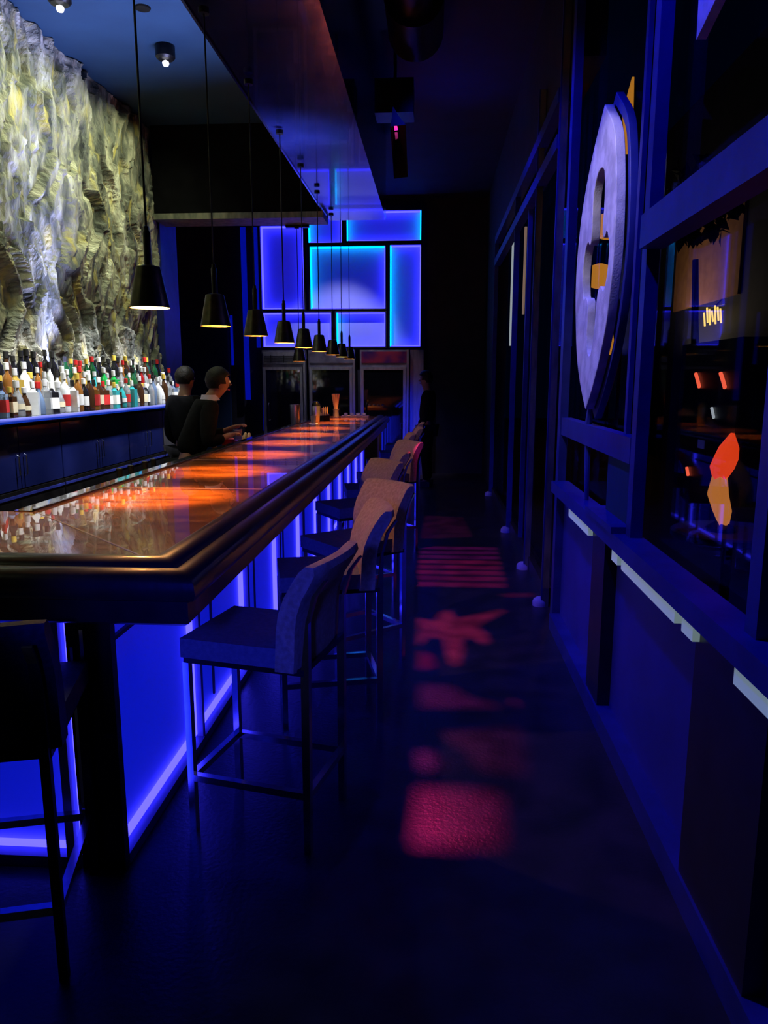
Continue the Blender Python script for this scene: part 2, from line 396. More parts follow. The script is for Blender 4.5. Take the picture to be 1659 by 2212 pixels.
# moulded arm rail swept along the near edge, the corner and the aisle side
prof = [(0, .0), (.0, .016), (.02, .024), (.05, .024), (.075, .012), (.085, -.004), (.10, .006), (.125, .006), (.15, -.006), (.165, -.028), (.17, -.055), (.160, -.075),
        (.135, -.085), (.135, -.150), (.12, -.160), (.02, -.165), (.0, -.05)]
path = [((XW, YF), (0, -1)), ((XF, YF), (1, -1)), ((XF, YE), (1, 0))]
rows = []
for (px, py), (nx, ny) in path:
    rows.append([(px + nx * u, py + ny * u, ZT + z) for u, z in prof])
mb = MB(); vs = mb.strip(rows, closed=True)
mb.bm.faces.new(vs[0]); mb.bm.faces.new(vs[-1][::-1])
mb.build('arm_rail', 'rail', bar, True)
box(-1.62, -.84, 2.45, YE - .02, .93, ZT - .05).build('deck', 'black_wall', bar)
box(XW, -.84, YF + .02, 2.45, .93, ZT - .05).build('end_deck', 'black_wall', bar)
XP = -1.03; YP = 2.21
box(-1.6, XP - .075, YP + .075, YE - .1, 0.0, .93).build('carcass', 'black_wall', bar)
box(XW, -1.6, YP + .075, 2.85, 0.0, .93).build('end_carcass', 'black_wall', bar)
box(XP - .075, XP, YP, YP + .035, 0, .93).build('corner_post', 'rail', bar)
box(XP - .15, XP - .075, YP, YP + .075, 0, .93).build('corner_post', 'black_metal', bar)
MB().box(XP - .135, XP - .125, YP - .008, YP, .1, .8).box(XP - .10, XP - .088, YP - .008, YP, .06, .86).build('post_inlay', 'chrome', bar)
# lit bays along the aisle side
ys = [2.245 + i * .885 for i in range(11)]
for i in range(10):
    a, b = ys[i], ys[i + 1]
    bay = box(XP - .075, XP - .06, a, b, .02, .93).build('lit_panel', 'backlit', bar)
    box(XP - .06, XP - .035, b - .045, b - .03, .05, .9).build('light_strip', 'strip_v', bay)
    box(XP - .06, XP - .04, a + .0, a + .012, .05, .9).build('light_strip', 'strip_b', bay)
    box(XP - .06, XP - .035, a + .02, b - .05, .05, .063).build('light_strip', 'strip_v', bay)
    box(XP - .055, XP + .0, a, b, .0, .04).build('plinth', 'plinth', bay)
    box(XP - .06, XP - .008, b - .028, b - .004, .03, .93).build('bay_post', 'post', bay)
    box(XP - .008, XP, b - .030, b - .024, .03, .93).build('post_edge', 'frame_black', bay)
    if i: box(XP - .06, XP - .05, a + .30, a + .312, .1, .93).build('pinstripe', 'frame_black', bay)
    box(XP - .06, XP - .045, a, b, .775, .79).build('shadow_rail', 'frame_black', bay)
# near end bays
xs = [XP - .16, -2.15, -3.15]
for i in range(2):
    a, b = xs[i + 1], xs[i]
    bay = box(a, b, YP + .06, YP + .075, .02, .93).build('end_lit_panel', 'backlit', bar)
    box(b - .012, b, YP + .035, YP + .06, .05, .9).build('light_strip', 'strip_v', bay)
    box(a, b - .02, YP + .035, YP + .06, .05, .063).build('light_strip', 'strip_v', bay)
    box(a, b - .02, YP + .035, YP + .06, .895, .908).build('light_strip', 'strip_b', bay)
    box(b - .045, b - .015, YP, YP + .02, .0, .93).build('bay_post', 'post', bay)
    box(a, b, YP, YP + .05, .0, .04).build('plinth', 'plinth', bay)

# ------------------------------------------------------------------ pendants
def make_pendant(label, rod=1.66):
    t = thing('pendant_lamp', label, 'pendant lamp', (0, 0, 0), 0, 'cone pendant lamps in a row over the bar')
    # origin at the rim centre
    mb = MB(); n = 32
    pr = [(.088, 0), (.052, .175), (.03, .182), (.016, .184)]
    rows = []
    for r, z in pr: rows.append([(r * math.cos(2 * math.pi * k / n), r * math.sin(2 * math.pi * k / n), z) for k in range(n)])
    mb.strip(rows, closed=True)
    mb.build('lamp_shade', 'bronze', t, True)
    mb = MB(); rows = []
    for r, z in [(.088, 0), (.085, .0), (.049, .170), (.02, .176)]: rows.append([(r * math.cos(2 * math.pi * k / n), r * math.sin(2 * math.pi * k / n), z) for k in range(n)])
    mb.strip(rows, closed=True)
    mb.build('shade_lining', 'shade_in', t, True)
    MB().lathe([(.016, .18), (.016, .32), (.011, .33), (.011, .345), (.004, .35)], 16).build('stem', 'black_metal', t, True)
    MB().tube([(0, 0, .35), (0, 0, rod)], .005, 6).build('rod', 'black_metal', t)
    MB().lathe([(.03, rod - .015), (.03, rod + .015)], 16).build('ceiling_cap', 'black_metal', t)
    MB().lathe([(.004, .05), (.02, .06), (.028, .08), (.024, .10), (.012, .125), (.012, .17)], 16).build('bulb', 'bulb', t, True)
    return t
pys = [3.34, 4.35, 5.33, 6.35, 7.30, 8.29, 9.38, 10.3, 11.25]
P0 = make_pendant('black cone pendant lamp over the bar, first and largest from the camera'); P0.location = (-1.27, pys[0], 1.965); reg(P0)
def pend_light(x, y, z, p):
    lamp('SPOT', 'pendant_spot', (x, y, z - .012), WARM, 250, target=(x, y, 0), spot_size=math.radians(52), spot_blend=.8, shadow_soft_size=.03)
    lamp('POINT', 'pendant_glow', (x, y, z + .064), (1, .46, .13), 88.0, shadow_soft_size=.022)
for i, y in enumerate(pys):
    if i == 7: P7 = make_pendant('cone pendant lamp over the bar, eighth from the camera in the row', 2.69); P7.location = (-1.27, y, 1.955); reg(P7)
    elif i == 8: dup(P7, (-1.27, y, 1.955), 0, 'cone pendant lamp over the bar, ninth and last from the camera')
    elif i: dup(P0, (-1.27, y, 1.955), R.random(), 'cone pendant lamp over the bar, %s from the camera in the row' % nth(i + 1))
    pend_light(-1.27, y, 1.96, P0)
dup(P0, (-1.76, 9.75, 1.885), 0, 'small cone pendant lamp hanging lower, behind the row on the bartender side')
box(-1.9, -1.6, 9.72, 9.78, 3.54, 3.58).build('lamp_bracket', 'black_metal')
tag(bpy.data.objects['lamp_bracket'], 'short black bracket under the bulkhead holding the lower pendant', 'bracket')

# ------------------------------------------------------------------ bar stools
def make_stool(label, back_mat='fabric'):
    t = thing('bar_stool', label, 'bar stool', (0, 0, 0), 0, 'bar stools along the bar')
    box(-.25, .14, -.20, .20, .685, .755).bevel(.018, 3).build('seat', M['fabric_seat'], t, True)
    # backrest: profile in x,z swept across the width with a slight curve
    inner = [(.125, .672), (.13, .75), (.134, .82), (.145, .88), (.17, .94), (.205, .995), (.235, 1.035)]
    outer = [(.295, 1.055), (.30, 1.03), (.275, .985), (.245, .94), (.222, .88), (.213, .82), (.21, .75), (.205, .672)]
    prof = inner + [(.262, 1.056)] + outer
    mb = MB(); rows = []
    cx = sum(p[0] for p in prof) / len(prof); cz = sum(p[1] for p in prof) / len(prof)
    for k in range(13):
        u = -1 + k / 6; y = u * .212
        s = 1.0 if abs(u) < .95 else .86
        off = .018 * u * u * -1
        rows.append([(cx + (x - cx) * (s if abs(u) > .95 else 1) + off, y, cz + (z - cz) * (.97 if abs(u) > .95 else 1)) for x, z in prof])
    vs = mb.strip(rows, closed=True); mb.bm.faces.new(vs[0]); mb.bm.faces.new(vs[-1][::-1])
    mb.build('backrest', M[back_mat], t, True)
    a = .0125
    box(-.245, .215, -.19, .19, .662, .684).build('seat_frame', 'black_metal', t)
    for sy in (-1, 1):
        y = sy * .175
        box(-.24 - a, -.24 + a, y - a, y + a, 0, .664).bevel(.002, 1).build('leg', 'chrome', t)
        lg = MB()
        lg.prism([(.215 - a, y - a, 0), (.215 + a, y - a, 0), (.215 + a + .006, y - a, .85), (.262, y - a, .945), (.30, y - a, 1.0), (.292, y - a, 1.004), (.248, y - a, .945), (.215 + a - .004, y - a, .85), (.215 - a, y - a, .66)], (0, 2 * a, 0))
        lg.build('leg', 'chrome', t)
        box(-.24 + a, .215 - a, y - a, y + a, .205, .23).build('stretcher', 'chrome', t)
    box(-.24 - a, -.24 + a, -.175 + a, .175 - a, .205, .23).build('footrest', 'chrome', t)
    box(.215 - a, .215 + a, -.175 + a, .175 - a, .205, .23).build('stretcher', 'chrome', t)
    return t
M['fabric_seat'] = noisy(mat('seat_upholstery', (.16, .13, .12), .75), 60, (.13, .11, .10), (.19, .15, .13), bump=.3, bscale=300)
stools = [(-.595, 2.57, -13, 'upholstered bar stool closest to the bar corner, chrome legs, back seen edge-on'),
          (-.50, 3.50, 14, 'bar stool just behind the closest one, turned slightly, mostly hidden'),
          (-.45, 4.20, 40, 'bar stool with tan backrest turned toward the aisle, third from the bar corner'),
          (-.56, 5.40, 34, 'bar stool with tan backrest lit orange, fourth from the bar corner'),
          (-.50, 6.25, 10, 'bar stool facing the bar, fifth from the bar corner'),
          (-.44, 7.20, 33, 'turned bar stool with tan wedge of backrest showing, sixth from the bar corner'),
          (-.50, 8.30, 8, 'bar stool seventh from the bar corner, seat in blue light'),
          (-.43, 9.35, 6, 'bar stool next to last, pinkish backrest top'),
          (-.42, 10.45, 0, 'last bar stool at the far end of the bar')]
S0 = make_stool(stools[0][3]); S0.location = (*stools[0][:2], 0); S0.rotation_euler.z = math.radians(stools[0][2]); reg(S0)
for x, y, a, lb in stools[1:]: dup(S0, (x, y, 0), math.radians(a), lb)
SB = make_stool('black bar stool facing the near end of the bar, cut off by the frame', 'fabric_dark'); SB.location = (-1.24, 1.915, 0); SB.rotation_euler.z = math.radians(-75)
M['leg_dark'] = noisy(mat('blackened_leg', (.02, .02, .03), .4, .5, spec=.3), 20, (.015, .015, .02), (.03, .03, .04))
for k_ in [o for o in COL.objects if o.parent == SB and o.name.startswith('leg')]: k_.data.materials[0] = M['leg_dark']

# ------------------------------------------------------------------ back bar
bb = thing('back_bar_counter', 'back bar counter with blue lit front edge below the bottles', 'counter', (0, 0, 0))
box(-3.42, -2.98, 1.5, 9.2, 1.335, 1.38).build('countertop', 'stone_top', bb)
M['edge_led'] = mat('edge_led', (.1, .1, .3), .2, emit=(.01, .07, .9), es=.42)
MB().lathe([(.02, 1.5), (.02, 9.2)], 10, (-2.975, 0, 1.362), 'Y').build('edge_light', 'edge_led', bb, True)
# stepped bottle shelves
for k, (xa, z) in enumerate([(-3.20, 1.46), (-3.31, 1.54)]):
    tag(box(-3.41, xa, 4.2, 9.15, 1.381 if k == 0 else 1.461, z).build('bottle_step', 'steel_dull'), ['lower', 'upper'][k] + ' step under the bottles on the back bar', 'shelf')
y = 1.5
for i, (a, b) in enumerate([(1.5, 3.2), (3.2, 4.6), (4.6, 5.85), (5.85, 7.2), (7.2, 8.15), (8.15, 9.2)]):
    c = thing('back_bar_cabinet', ['black cabinet below the back bar nearest the camera', 'black cabinet under the back bar, second from the camera', 'dark cabinet under the back bar, third from the camera', 'black cabinet with glints below the middle of the bottles', 'black cabinet left of the grey steel one', 'grey steel cabinet at the far end of the back bar'][i], 'cabinet', (-3.05, (a + b) / 2, 0), 0, 'cabinets under the back bar')
    w = (b - a) / 2
    box(-.4, 0, -w + .004, w - .004, .08, 1.33).build('body', 'black_wall', c)
    for s in (-1, 1):
        d = box(0, .022, (-w + .01) if s < 0 else .005, -.005 if s < 0 else w - .01, .86, 1.31).build('door', 'steel_dull' if i == 5 else 'black_gloss' if 'black_gloss' in M else 'gloss', c)
        MB().tube([(.03, s * .05, .95), (.045, s * .05, .96), (.045, s * .05, 1.10), (.03, s * .05, 1.11)], .006).build('handle', 'chrome', d)
    box(0, .03, -w + .01, w - .01, .1, .85).build('lower_door', 'black_metal', c)
    box(.03, .035, -w + .01, w - .01, .80, .82).build('rail', 'wrail', c)

BOTT = {}
def bmat(name, col, rough=.12, tr=.0, coat=.5):
    if name not in BOTT: BOTT[name] = noisy(mat('bottle_' + name, col, rough, trans=tr, coat=coat), 8, tuple(c * .85 for c in col), tuple(min(1, c * 1.1) for c in col))
    return BOTT[name]
kinds = {
    'clear':  ('clear glass bottle', (.72, .76, .82), .75), 'frost': ('frosted white bottle', (.82, .84, .88), 0),
    'green':  ('dark green bottle', (.01, .07, .025), 0),    'brown': ('dark brown bottle', (.05, .022, .01), 0),
    'amber':  ('amber liquor bottle', (.45, .18, .04), .5),  'teal':  ('turquoise bottle', (.05, .5, .55), .3),
    'lime':   ('bright green bottle', (.02, .48, .09), .3),  'red':   ('red bottle', (.5, .02, .02), .3),
    'blue':   ('pale blue bottle', (.3, .45, .75), .6),      'black': ('black bottle', (.01, .01, .012), 0),
    'gold':   ('golden liquor bottle', (.62, .42, .08), .4)}
shapes = {
    'round': [(.0, 0), (.036, .0), (.038, .01), (.038, .155), (.03, .185), (.014, .21), (.0125, .255), (.015, .258), (.015, .268)],
    'wine':  [(.0, 0), (.037, .0), (.038, .01), (.038, .175), (.034, .20), (.016, .235), (.0145, .285), (.016, .288), (.016, .295)],
    'squat': [(.0, 0), (.045, .0), (.047, .01), (.044, .09), (.03, .14), (.016, .17), (.014, .21), (.018, .213), (.018, .225)],
    'slim':  [(.0, 0), (.030, .0), (.031, .01), (.031, .19), (.022, .22), (.012, .24), (.011, .29), (.013, .293), (.013, .30)],
    'square': None}
mcache = {}
def bottle_meshes(shape):
    if shape in mcache: return mcache[shape]
    if shape == 'square':
        a = MB(); a.box(-.036, .036, -.036, .036, 0, .16).bevel(.01, 2); a.lathe([(.03, .158), (.013, .185), (.013, .225)], 16)
        o = a.build('x', 'steel', None, True); b = o.data; COL.objects.unlink(o)
        a = MB(); a.box(-.0375, .0375, -.0375, .0375, .035, .12); o = a.build('x', 'steel'); l = o.data; COL.objects.unlink(o); top = .225; nr = .013
    else:
        p = shapes[shape]
        o = MB().lathe(p[1:], 20).build('x', 'steel', None, True); b = o.data; COL.objects.unlink(o)
        r = p[2][0] + .0012; o = MB().lathe([(r, .045), (r, .125 if shape != 'squat' else .085)], 20, cap=False).build('x', 'steel', None, True); l = o.data; COL.objects.unlink(o)
        top = p[-1][1]; nr = p[-1][0]
    o = MB().lathe([(nr + .001, top - .035), (nr + .003, top - .033), (nr + .003, top + .012), (nr, top + .014)], 16).build('x', 'steel', None, True); c = o.data; COL.objects.unlink(o)
    mcache[shape] = (b, l, c, top + .014)
    return mcache[shape]
mm = {}
def mesh_with(me, m):
    k = (me.name, m.name)
    if k not in mm:
        c = me.copy(); c.materials.clear(); c.materials.append(m); mm[k] = c
    return mm[k]
lab_cols = {'white': (.86, .86, .84), 'cream': (.72, .64, .44), 'red': (.55, .03, .03), 'black': (.02, .02, .02), 'blue': (.05, .1, .5), 'none': None}
cap_cols = {'black': (.015, .015, .015), 'white': (.8, .8, .8), 'gold': (.6, .42, .06), 'red': (.5, .02, .02), 'silver': (.6, .6, .62)}
def bottle(kind, shape, lab, cap, loc, label, group, s=1.0):
    nm, col, tr = kinds[kind]
    b, l, c, top = bottle_meshes(shape)
    o = bpy.data.objects.new('liquor_bottle', mesh_with(b, bmat(kind, col, tr=tr))); COL.objects.link(o)
    o.location = loc; o.scale = (s, s, s); o.rotation_euler.z = R.uniform(-.5, .5)
    tag(o, label, 'bottle', group)
    if lab_cols[lab]:
        q = bpy.data.objects.new('bottle_label', mesh_with(l, bmat('label_' + lab, lab_cols[lab], .5, coat=0))); COL.objects.link(q); q.parent = o
    q = bpy.data.objects.new('cap', mesh_with(c, bmat('cap_' + cap, cap_cols[cap], .4, coat=0))); COL.objects.link(q); q.parent = o
    return o
tiers = [(-3.09, 1.381, 'front row', 'bottles in the front row on the back bar'), (-3.25, 1.461, 'middle row', 'bottles in the middle row on the back bar'), (-3.365, 1.541, 'back row', 'bottles in the back row on the back bar')]
n_bt = 0
for ti, (x, z, rn, grp) in enumerate(tiers):
    yy = 9.05 - ti * .03; i = 1
    while yy > 5.0:
        if ti == 0: kd = R.choice(['clear', 'clear', 'frost', 'amber', 'blue', 'frost', 'gold', 'clear', 'brown', 'black']); sh = R.choice(['square', 'squat', 'round', 'round', 'square'])
        elif ti == 1: kd = R.choice(['clear', 'frost', 'amber', 'clear', 'green', 'brown', 'red', 'clear', 'gold']); sh = R.choice(['round', 'squat', 'slim', 'square', 'round'])
        else: kd = R.choice(['black', 'green', 'brown', 'black', 'green', 'amber', 'black']); sh = R.choice(['wine', 'slim', 'wine', 'round'])
        if 6.9 < yy < 7.5 and ti < 2 and R.random() < .7: kd = R.choice(['teal', 'lime', 'teal'])
        if ti == 2 and yy < 5.9 and R.random() < .2: kd = 'frost'
        lb = R.choice(['white', 'white', 'cream', 'white', 'none', 'none', 'blue', 'white', 'cream', 'black', 'white', 'none', 'red']) if ti < 2 else R.choice(['none', 'cream', 'black', 'none', 'white'])
        cp = R.choice(['white', 'black', 'silver', 'black', 'silver', 'white', 'silver', 'gold', 'red']) if ti < 2 else R.choice(['black', 'black', 'red', 'gold', 'black', 'white'])
        ex = '' if lb == 'none' else ' %s label,' % lb
        bottle(kd, sh, lb, cp, (x + R.uniform(-.012, .012), yy, z), '%s,%s %s cap, %s from far end of the %s' % (kinds[kd][0], ex, cp, nth(i), rn), grp, R.uniform(.88, 1.18))
        yy -= R.uniform(.098, .114); i += 1
# red lamp-like cap bottle at the far end beyond the rows
bottle('frost', 'slim', 'none', 'red', (-3.06, 9.14, 1.381), 'pale tall bottle with red cap at the very end of the back bar', 'bottles in the front row on the back bar', 1.05)
# small bottles on the under-bar rail, just peeking over the ledge
tag(box(-2.02, -1.80, 3.0, 6.0, .79, .825).build('speed_rail', 'steel_dull'), 'steel speed rail along the inner side of the bar', 'rail')
tag(box(-2.9, -2.5, 3.0, 3.9, .86, .90).build('steel_worktop', 'steel'), 'narrow steel worktop behind the near end of the bar', 'worktop')
for i, (yy, kd) in enumerate([(4.35, 'amber'), (4.52, 'brown'), (4.75, 'lime'), (4.9, 'clear')]):
    bottle(kd, 'round', 'white', 'black', (-1.9, yy, .825), '%s standing in the steel speed rail inside the bar' % kinds[kd][0], 'bottles in the speed rail', 1.05)

# ------------------------------------------------------------------ things on the bar
def cup(x, y, z, r, h, label, m='steel', name='steel_tumbler'):
    o = MB().lathe([(r * .82, 0), (r * .86, .004), (r, h), (r * .93, h), (r * .8, .01)], 28).build(name, m, None, True); o.location = (x, y, z)
    return tag(o, label, 'tumbler')
cup(-1.70, 9.05, ZT + .005, .062, .235, 'tall steel tumbler on the bartender side ledge of the bar')
sh = thing('cocktail_shaker', 'steel cocktail shaker with dark cap behind the tall tumbler', 'shaker', (-1.52, 9.55, ZT + .0))
MB().lathe([(.04, 0), (.046, .01), (.058, .20), (.056, .205)], 28).build('cup', 'steel', sh, True)
MB().lathe([(.057, .205), (.05, .235), (.03, .262), (.026, .265)], 28).build('lid', 'black_metal', sh, True)
ash = thing('drink_glass', 'small glass with pale straws on a white coaster beside the shaker', 'glass', (-1.49, 9.15, ZT))
MB().lathe([(.055, 0), (.055, .006)], 24).build('coaster', M['niche'], ash)
MB().lathe([(.028, .006), (.03, .012), (.036, .10), (.033, .10), (.027, .02)], 20).build('tumbler', bmat('clear', (.72, .76, .82), tr=.75), ash, True)
M['tan'] = noisy(mat('tan_wood', (.55, .33, .2), .5), 15, (.45, .25, .15), (.65, .42, .27), stretch=(3, 3, .3))
vase = thing('stick_vase', 'tan bundle of sticks flaring from a glass at the far end of the bar', 'vase', (-1.40, 10.6, ZT))
MB().lathe([(.04, 0), (.045, .01), (.038, .10), (.05, .13)], 20).build('glass', bmat('clear', (.72, .76, .82), tr=.75), vase, True)
for k in range(10):
    a = k * 2 * math.pi / 10; 
    MB().tube([(.026 * math.cos(a), .026 * math.sin(a), .012), (.020 * math.cos(a), .020 * math.sin(a), .15), (.05 * math.cos(a), .05 * math.sin(a), .34)], .011, 6).build('stick', 'tan', vase)
def caddy(x, y, rot, label):
    c = thing('bar_caddy', label, 'caddy', (x, y, ZT), rot, 'caddies at the far end of the bar')
    m = MB().box(-.11, .11, -.07, .07, 0, .012).box(-.11, -.10, -.07, .07, .012, .07).box(.10, .11, -.07, .07, .012, .07).box(-.1, .1, .06, .07, .012, .07).box(-.1, .1, -.07, -.06, .012, .07).box(-.003, .003, -.06, .06, .012, .06)
    m.build('tray', 'black_metal', c)
    box(-.09, -.01, -.05, .05, .013, .10).build('napkins', M['niche'], c)
    for k in range(3):
        MB().tube([(.03 + k * .025, 0, .015), (.035 + k * .03, .01 * k, .17)], .005, 6).build('straw', M['tan'], c)
caddy(-1.56, 10.25, .2, 'black caddy with white napkins and straws beside the stick vase')
caddy(-1.52, 9.9, -.5, 'black napkin caddy just behind the cocktail shaker')
tr = thing('serving_tray', 'wooden tray with pale snacks at the far corner of the bar', 'tray', (-1.15, 10.85, ZT))
box(-.2, .2, -.1, .1, 0, .02).bevel(.004).build('board', 'tan', tr)
for k in range(4):
    MB().lathe([(.02, .02), (.03, .03), (.028, .055), (.01, .062)], 12, (-.14 + k * .09, .01, 0)).build('snack', M['niche'], tr, True)
# garnish tray on bartender side
M['gred'] = noisy(mat('red_garnish', (.5, .02, .02), .4), 12, (.35, .01, .01), (.6, .05, .03))
gt = thing('garnish_tray', 'black garnish tray with red box and pale garnishes behind the bar ledge', 'tray', (-1.86, 6.95, .97))
box(-.09, .09, -.55, .45, 0, .03).build('tray_base', 'black_metal', gt)
box(-.05, .06, -.36, -.24, .031, .15).bevel(.006).build('red_box', 'gred', gt)
for k in range(8):
    MB().lathe([(.006, .03), (.018, .04), (.021, .06), (.016, .08 + .012 * (k % 3)), (.006, .09 + .012 * (k % 3))], 10, (.03 * (k % 2), -.18 + k * .072, .06)).build('garnish', M['tan2'] if 'tan2' in M else 'inlay', gt, True)

# ------------------------------------------------------------------ people
def skin_mesh(name, verts, edges, m, parent, root=0, sub=2):
    me = bpy.data.meshes.new(name); me.from_pydata([v[:3] for v in verts], edges, []); me.materials.append(m)
    o = bpy.data.objects.new(name, me); COL.objects.link(o); o.parent = parent
    md = o.modifiers.new('skin', 'SKIN'); md.use_smooth_shade = True
    layer = me.skin_vertices[0].data if me.skin_vertices else None
    if layer is None:
        bm = bmesh.new(); bm.from_mesh(me); bm.verts.layers.skin.verify(); bm.to_mesh(me); bm.free(); layer = me.skin_vertices[0].data
    for i, v in enumerate(verts):
        r = v[3]; layer[i].radius = r if isinstance(r, tuple) else (r, r)
        layer[i].use_root = (i == root)
    s = o.modifiers.new('sub', 'SUBSURF'); s.levels = sub; s.render_levels = sub
    return o
def add_hand(V, E, wi, w, d, side, down=Vector((0, 0, -1))):
    """five bent fingers from wrist index wi; w wrist position, d forearm direction"""
    d = d.normalized(); lat = d.cross(down).normalized() * side; dn = lat.cross(d).normalized()
    if dn.z > 0: dn = -dn
    p = w + d * .045; V.append((*p, (.028, .018))); pi = len(V) - 1; E.append((wi, pi))
    for k, L in enumerate([.068, .078, .073, .058]):
        o = (k - 1.5) * .019
        a = p + d * .042 + lat * o; V.append((*a, .0105)); i0 = len(V) - 1; E.append((pi, i0))
        b = a + d * L * .45 + dn * L * .12; V.append((*b, .009)); E.append((i0, len(V) - 1)); i0 = len(V) - 1
        c = b + d * L * .25 + dn * L * .32; V.append((*c, .0078)); E.append((i0, len(V) - 1))
    a = p - lat * .03 + d * .0; V.append((*a, .012)); i0 = len(V) - 1; E.append((pi, i0))
    b = a - lat * .018 + d * .035; V.append((*b, .010)); E.append((i0, len(V) - 1)); i0 = len(V) - 1
    c = b + d * .028 + dn * .01; V.append((*c, .0085)); E.append((i0, len(V) - 1))
def person(name, label, loc, rot, handL, handR, lean=.0, headturn=0, scale=1.0, collar=True, elL=None, elR=None):
    """faces +x in local axes; origin between the feet"""
    t = thing(name, label, 'person', loc, rot); t.scale = (scale,) * 3
    ln = lambda x, y, z: Vector((x + lean * max(0, z - .95), y, z - .25 * lean * lean * max(0, z - .95)))
    hip, belly, chest, neck0, neck1 = ln(0, 0, .98), ln(.01, 0, 1.14), ln(0, 0, 1.32), ln(-.005, 0, 1.47), ln(.02, 0, 1.53)
    V = [(*hip, (.10, .08)), (*belly, (.095, .075)), (*chest, (.11, .08)), (*neck0, .066), (*neck1, .060)]
    E = [(0, 1), (1, 2), (2, 3), (3, 4)]
    hd = ln(.04, 0, 1.60)
    for (x, z, r) in [(.035, 1.575, (.070, .066)), (.045, 1.63, (.078, .084)), (.038, 1.685, (.078, .088)), (.03, 1.735, (.055, .062))]:
        v = ln(x, 0, z); V.append((*v, r)); E.append((len(V) - 2, len(V) - 1))
    arms = []
    for s, hand, el in ((1, handL, elL), (-1, handR, elR)):
        sh = ln(-.0, .18 * s, 1.42); hand = Vector(hand)
        mid = (sh + hand) / 2 + Vector((-.06, .05 * s, -.12)) if el is None else Vector(el)
        V.append((*sh, .04)); i = len(V) - 1; E.append((2, i))
        V.append((*mid, .034)); E.append((i, i + 1)); V.append((*hand, .027)); E.append((i + 1, i + 2))
        arms.append((sh, mid, hand)); add_hand(V, E, i + 2, hand, hand - mid, s)
    for s in (1, -1):
        V.append((0, .095 * s, .90, .06)); i = len(V) - 1; E.append((0, i))
        V.append((.015, .10 * s, .50, .058)); E.append((i, i + 1))
        V.append((-.01, .10 * s, .10, .038)); E.append((i + 1, i + 2))
        V.append((.10, .115 * s, .03, .032)); E.append((i + 2, i + 3))
    body = skin_mesh('body', V, E, M['skin'], t)
    # face
    hc = ln(.04, 0, 1.64)
    nose = MB().tube([hc + Vector((.075, 0, .03)), hc + Vector((.098, 0, -.008)), hc + Vector((.082, 0, -.018))], [.008, .014, .008], 8).build('nose', 'skin', t, True)
    for s in (1, -1):
        MB().lathe([(.002, -.012), (.012, -.007), (.0145, 0), (.012, .007), (.002, .012)], 12, hc + Vector((.078, .032 * s, .02)), 'X').build('eye', M['niche'], t, True)
        MB().lathe([(.004, -.004), (.026, -.003), (.032, .0), (.026, .004), (.010, .006)], 14, hc + Vector((-.005, .086 * s, -.005)), 'Y').build('ear', 'skin', t, True)
    MB().tube([hc + Vector((.074, -.022, -.048)), hc + Vector((.082, 0, -.047)), hc + Vector((.074, .022, -.048))], [.004, .008, .004], 8).build('mouth', M['gred'], t, True)
    # hair cap
    mb = MB(); bmesh.ops.create_icosphere(mb.bm, subdivisions=4, radius=1)
    for v in mb.bm.verts:
        n = v.co.copy(); k = 1 + .03 * math.sin(n.x * 19 + n.y * 13) * math.cos(n.z * 17)
        x, y, z = n.x * .112 * k - .010, n.y * .102 * k, n.z * .118 * k + .036
        if n.x > .45 and n.z < .3: x, z = x * .6, max(z, .06)      # leaves the face free
        elif n.z < -.35: z = max(z, -.035 if n.x < -.05 else .01)
        v.co = hc + Vector((x, y, z))
    mb.build('hair', 'hair', t, True)
    # shirt and trousers
    V2 = [(*hip, (.170, .138)), (*belly, (.165, .135)), (*chest, (.195, .15)), (*ln(-.005, 0, 1.475), .092)]; E2 = [(0, 1), (1, 2), (2, 3)]
    for sh, mid, hand in arms:
        V2.append((*sh, .088)); i = len(V2) - 1; E2.append((2, i)); V2.append((*mid, .064)); E2.append((i, i + 1))
        q = mid.lerp(hand, .8); V2.append((*q, .048)); E2.append((i + 1, i + 2))
    skin_mesh('shirt', V2, E2, M['shirt'], t)
    V3 = [(0, 0, .97, (.155, .125))]; E3 = []
    for s in (1, -1):
        V3.append((0, .095 * s, .88, .1)); i = len(V3) - 1; E3.append((0, i))
        V3.append((.015, .10 * s, .50, .075)); E3.append((i, i + 1)); V3.append((-.01, .10 * s, .09, .06)); E3.append((i + 1, i + 2))
    skin_mesh('trousers', V3, E3, M['shirt'], t)
    for s in (1, -1):
        box(-.07, .19, .065 * s if s > 0 else -.165, .165 if s > 0 else -.065, 0, .085).bevel(.03, 3).build('shoe', 'fabric_dark', t, True)
    if collar:
        c0 = ln(.005, 0, 1.515)
        MB().lathe([(.078, -.015), (.085, -.018), (.072, .03), (.066, .03)], 24, c0, 'Z', cap=False).build('collar', 'collar', t, True)
    return t
person('person', 'bartender in black shirt with lilac collar bending over a red drink behind the bar', (-2.17, 6.32, 0), math.radians(28), (.44, .05, 1.22), (.34, -.20, 1.17), lean=.42, elL=(.20, .27, 1.10), elR=(.14, -.33, 1.12))
person('person', 'dark haired person in black standing behind the bartender near the bottles', (-2.62, 7.7, 0), math.radians(60), (.15, .26, .95), (.15, -.26, .95), collar=False)
person('person', 'person in dark clothes standing past the last stool, seen as silhouette', (-.10, 11.6, 0), math.radians(170), (.1, .27, .95), (.1, -.27, .95), collar=False)
dr = thing('red_drink', 'red drink in a short glass held over the bar ledge by the bartender', 'drink', (-1.74, 6.50, 1.118))
MB().lathe([(.030, .0), (.034, .005), (.042, .10), (.038, .10), (.030, .012)], 24).build('glass', bmat('clear', (.72, .76, .82), tr=.75), dr, True)
MB().lathe([(.029, .012), (.037, .085)], 20).build('liquid', 'gred', dr, True)

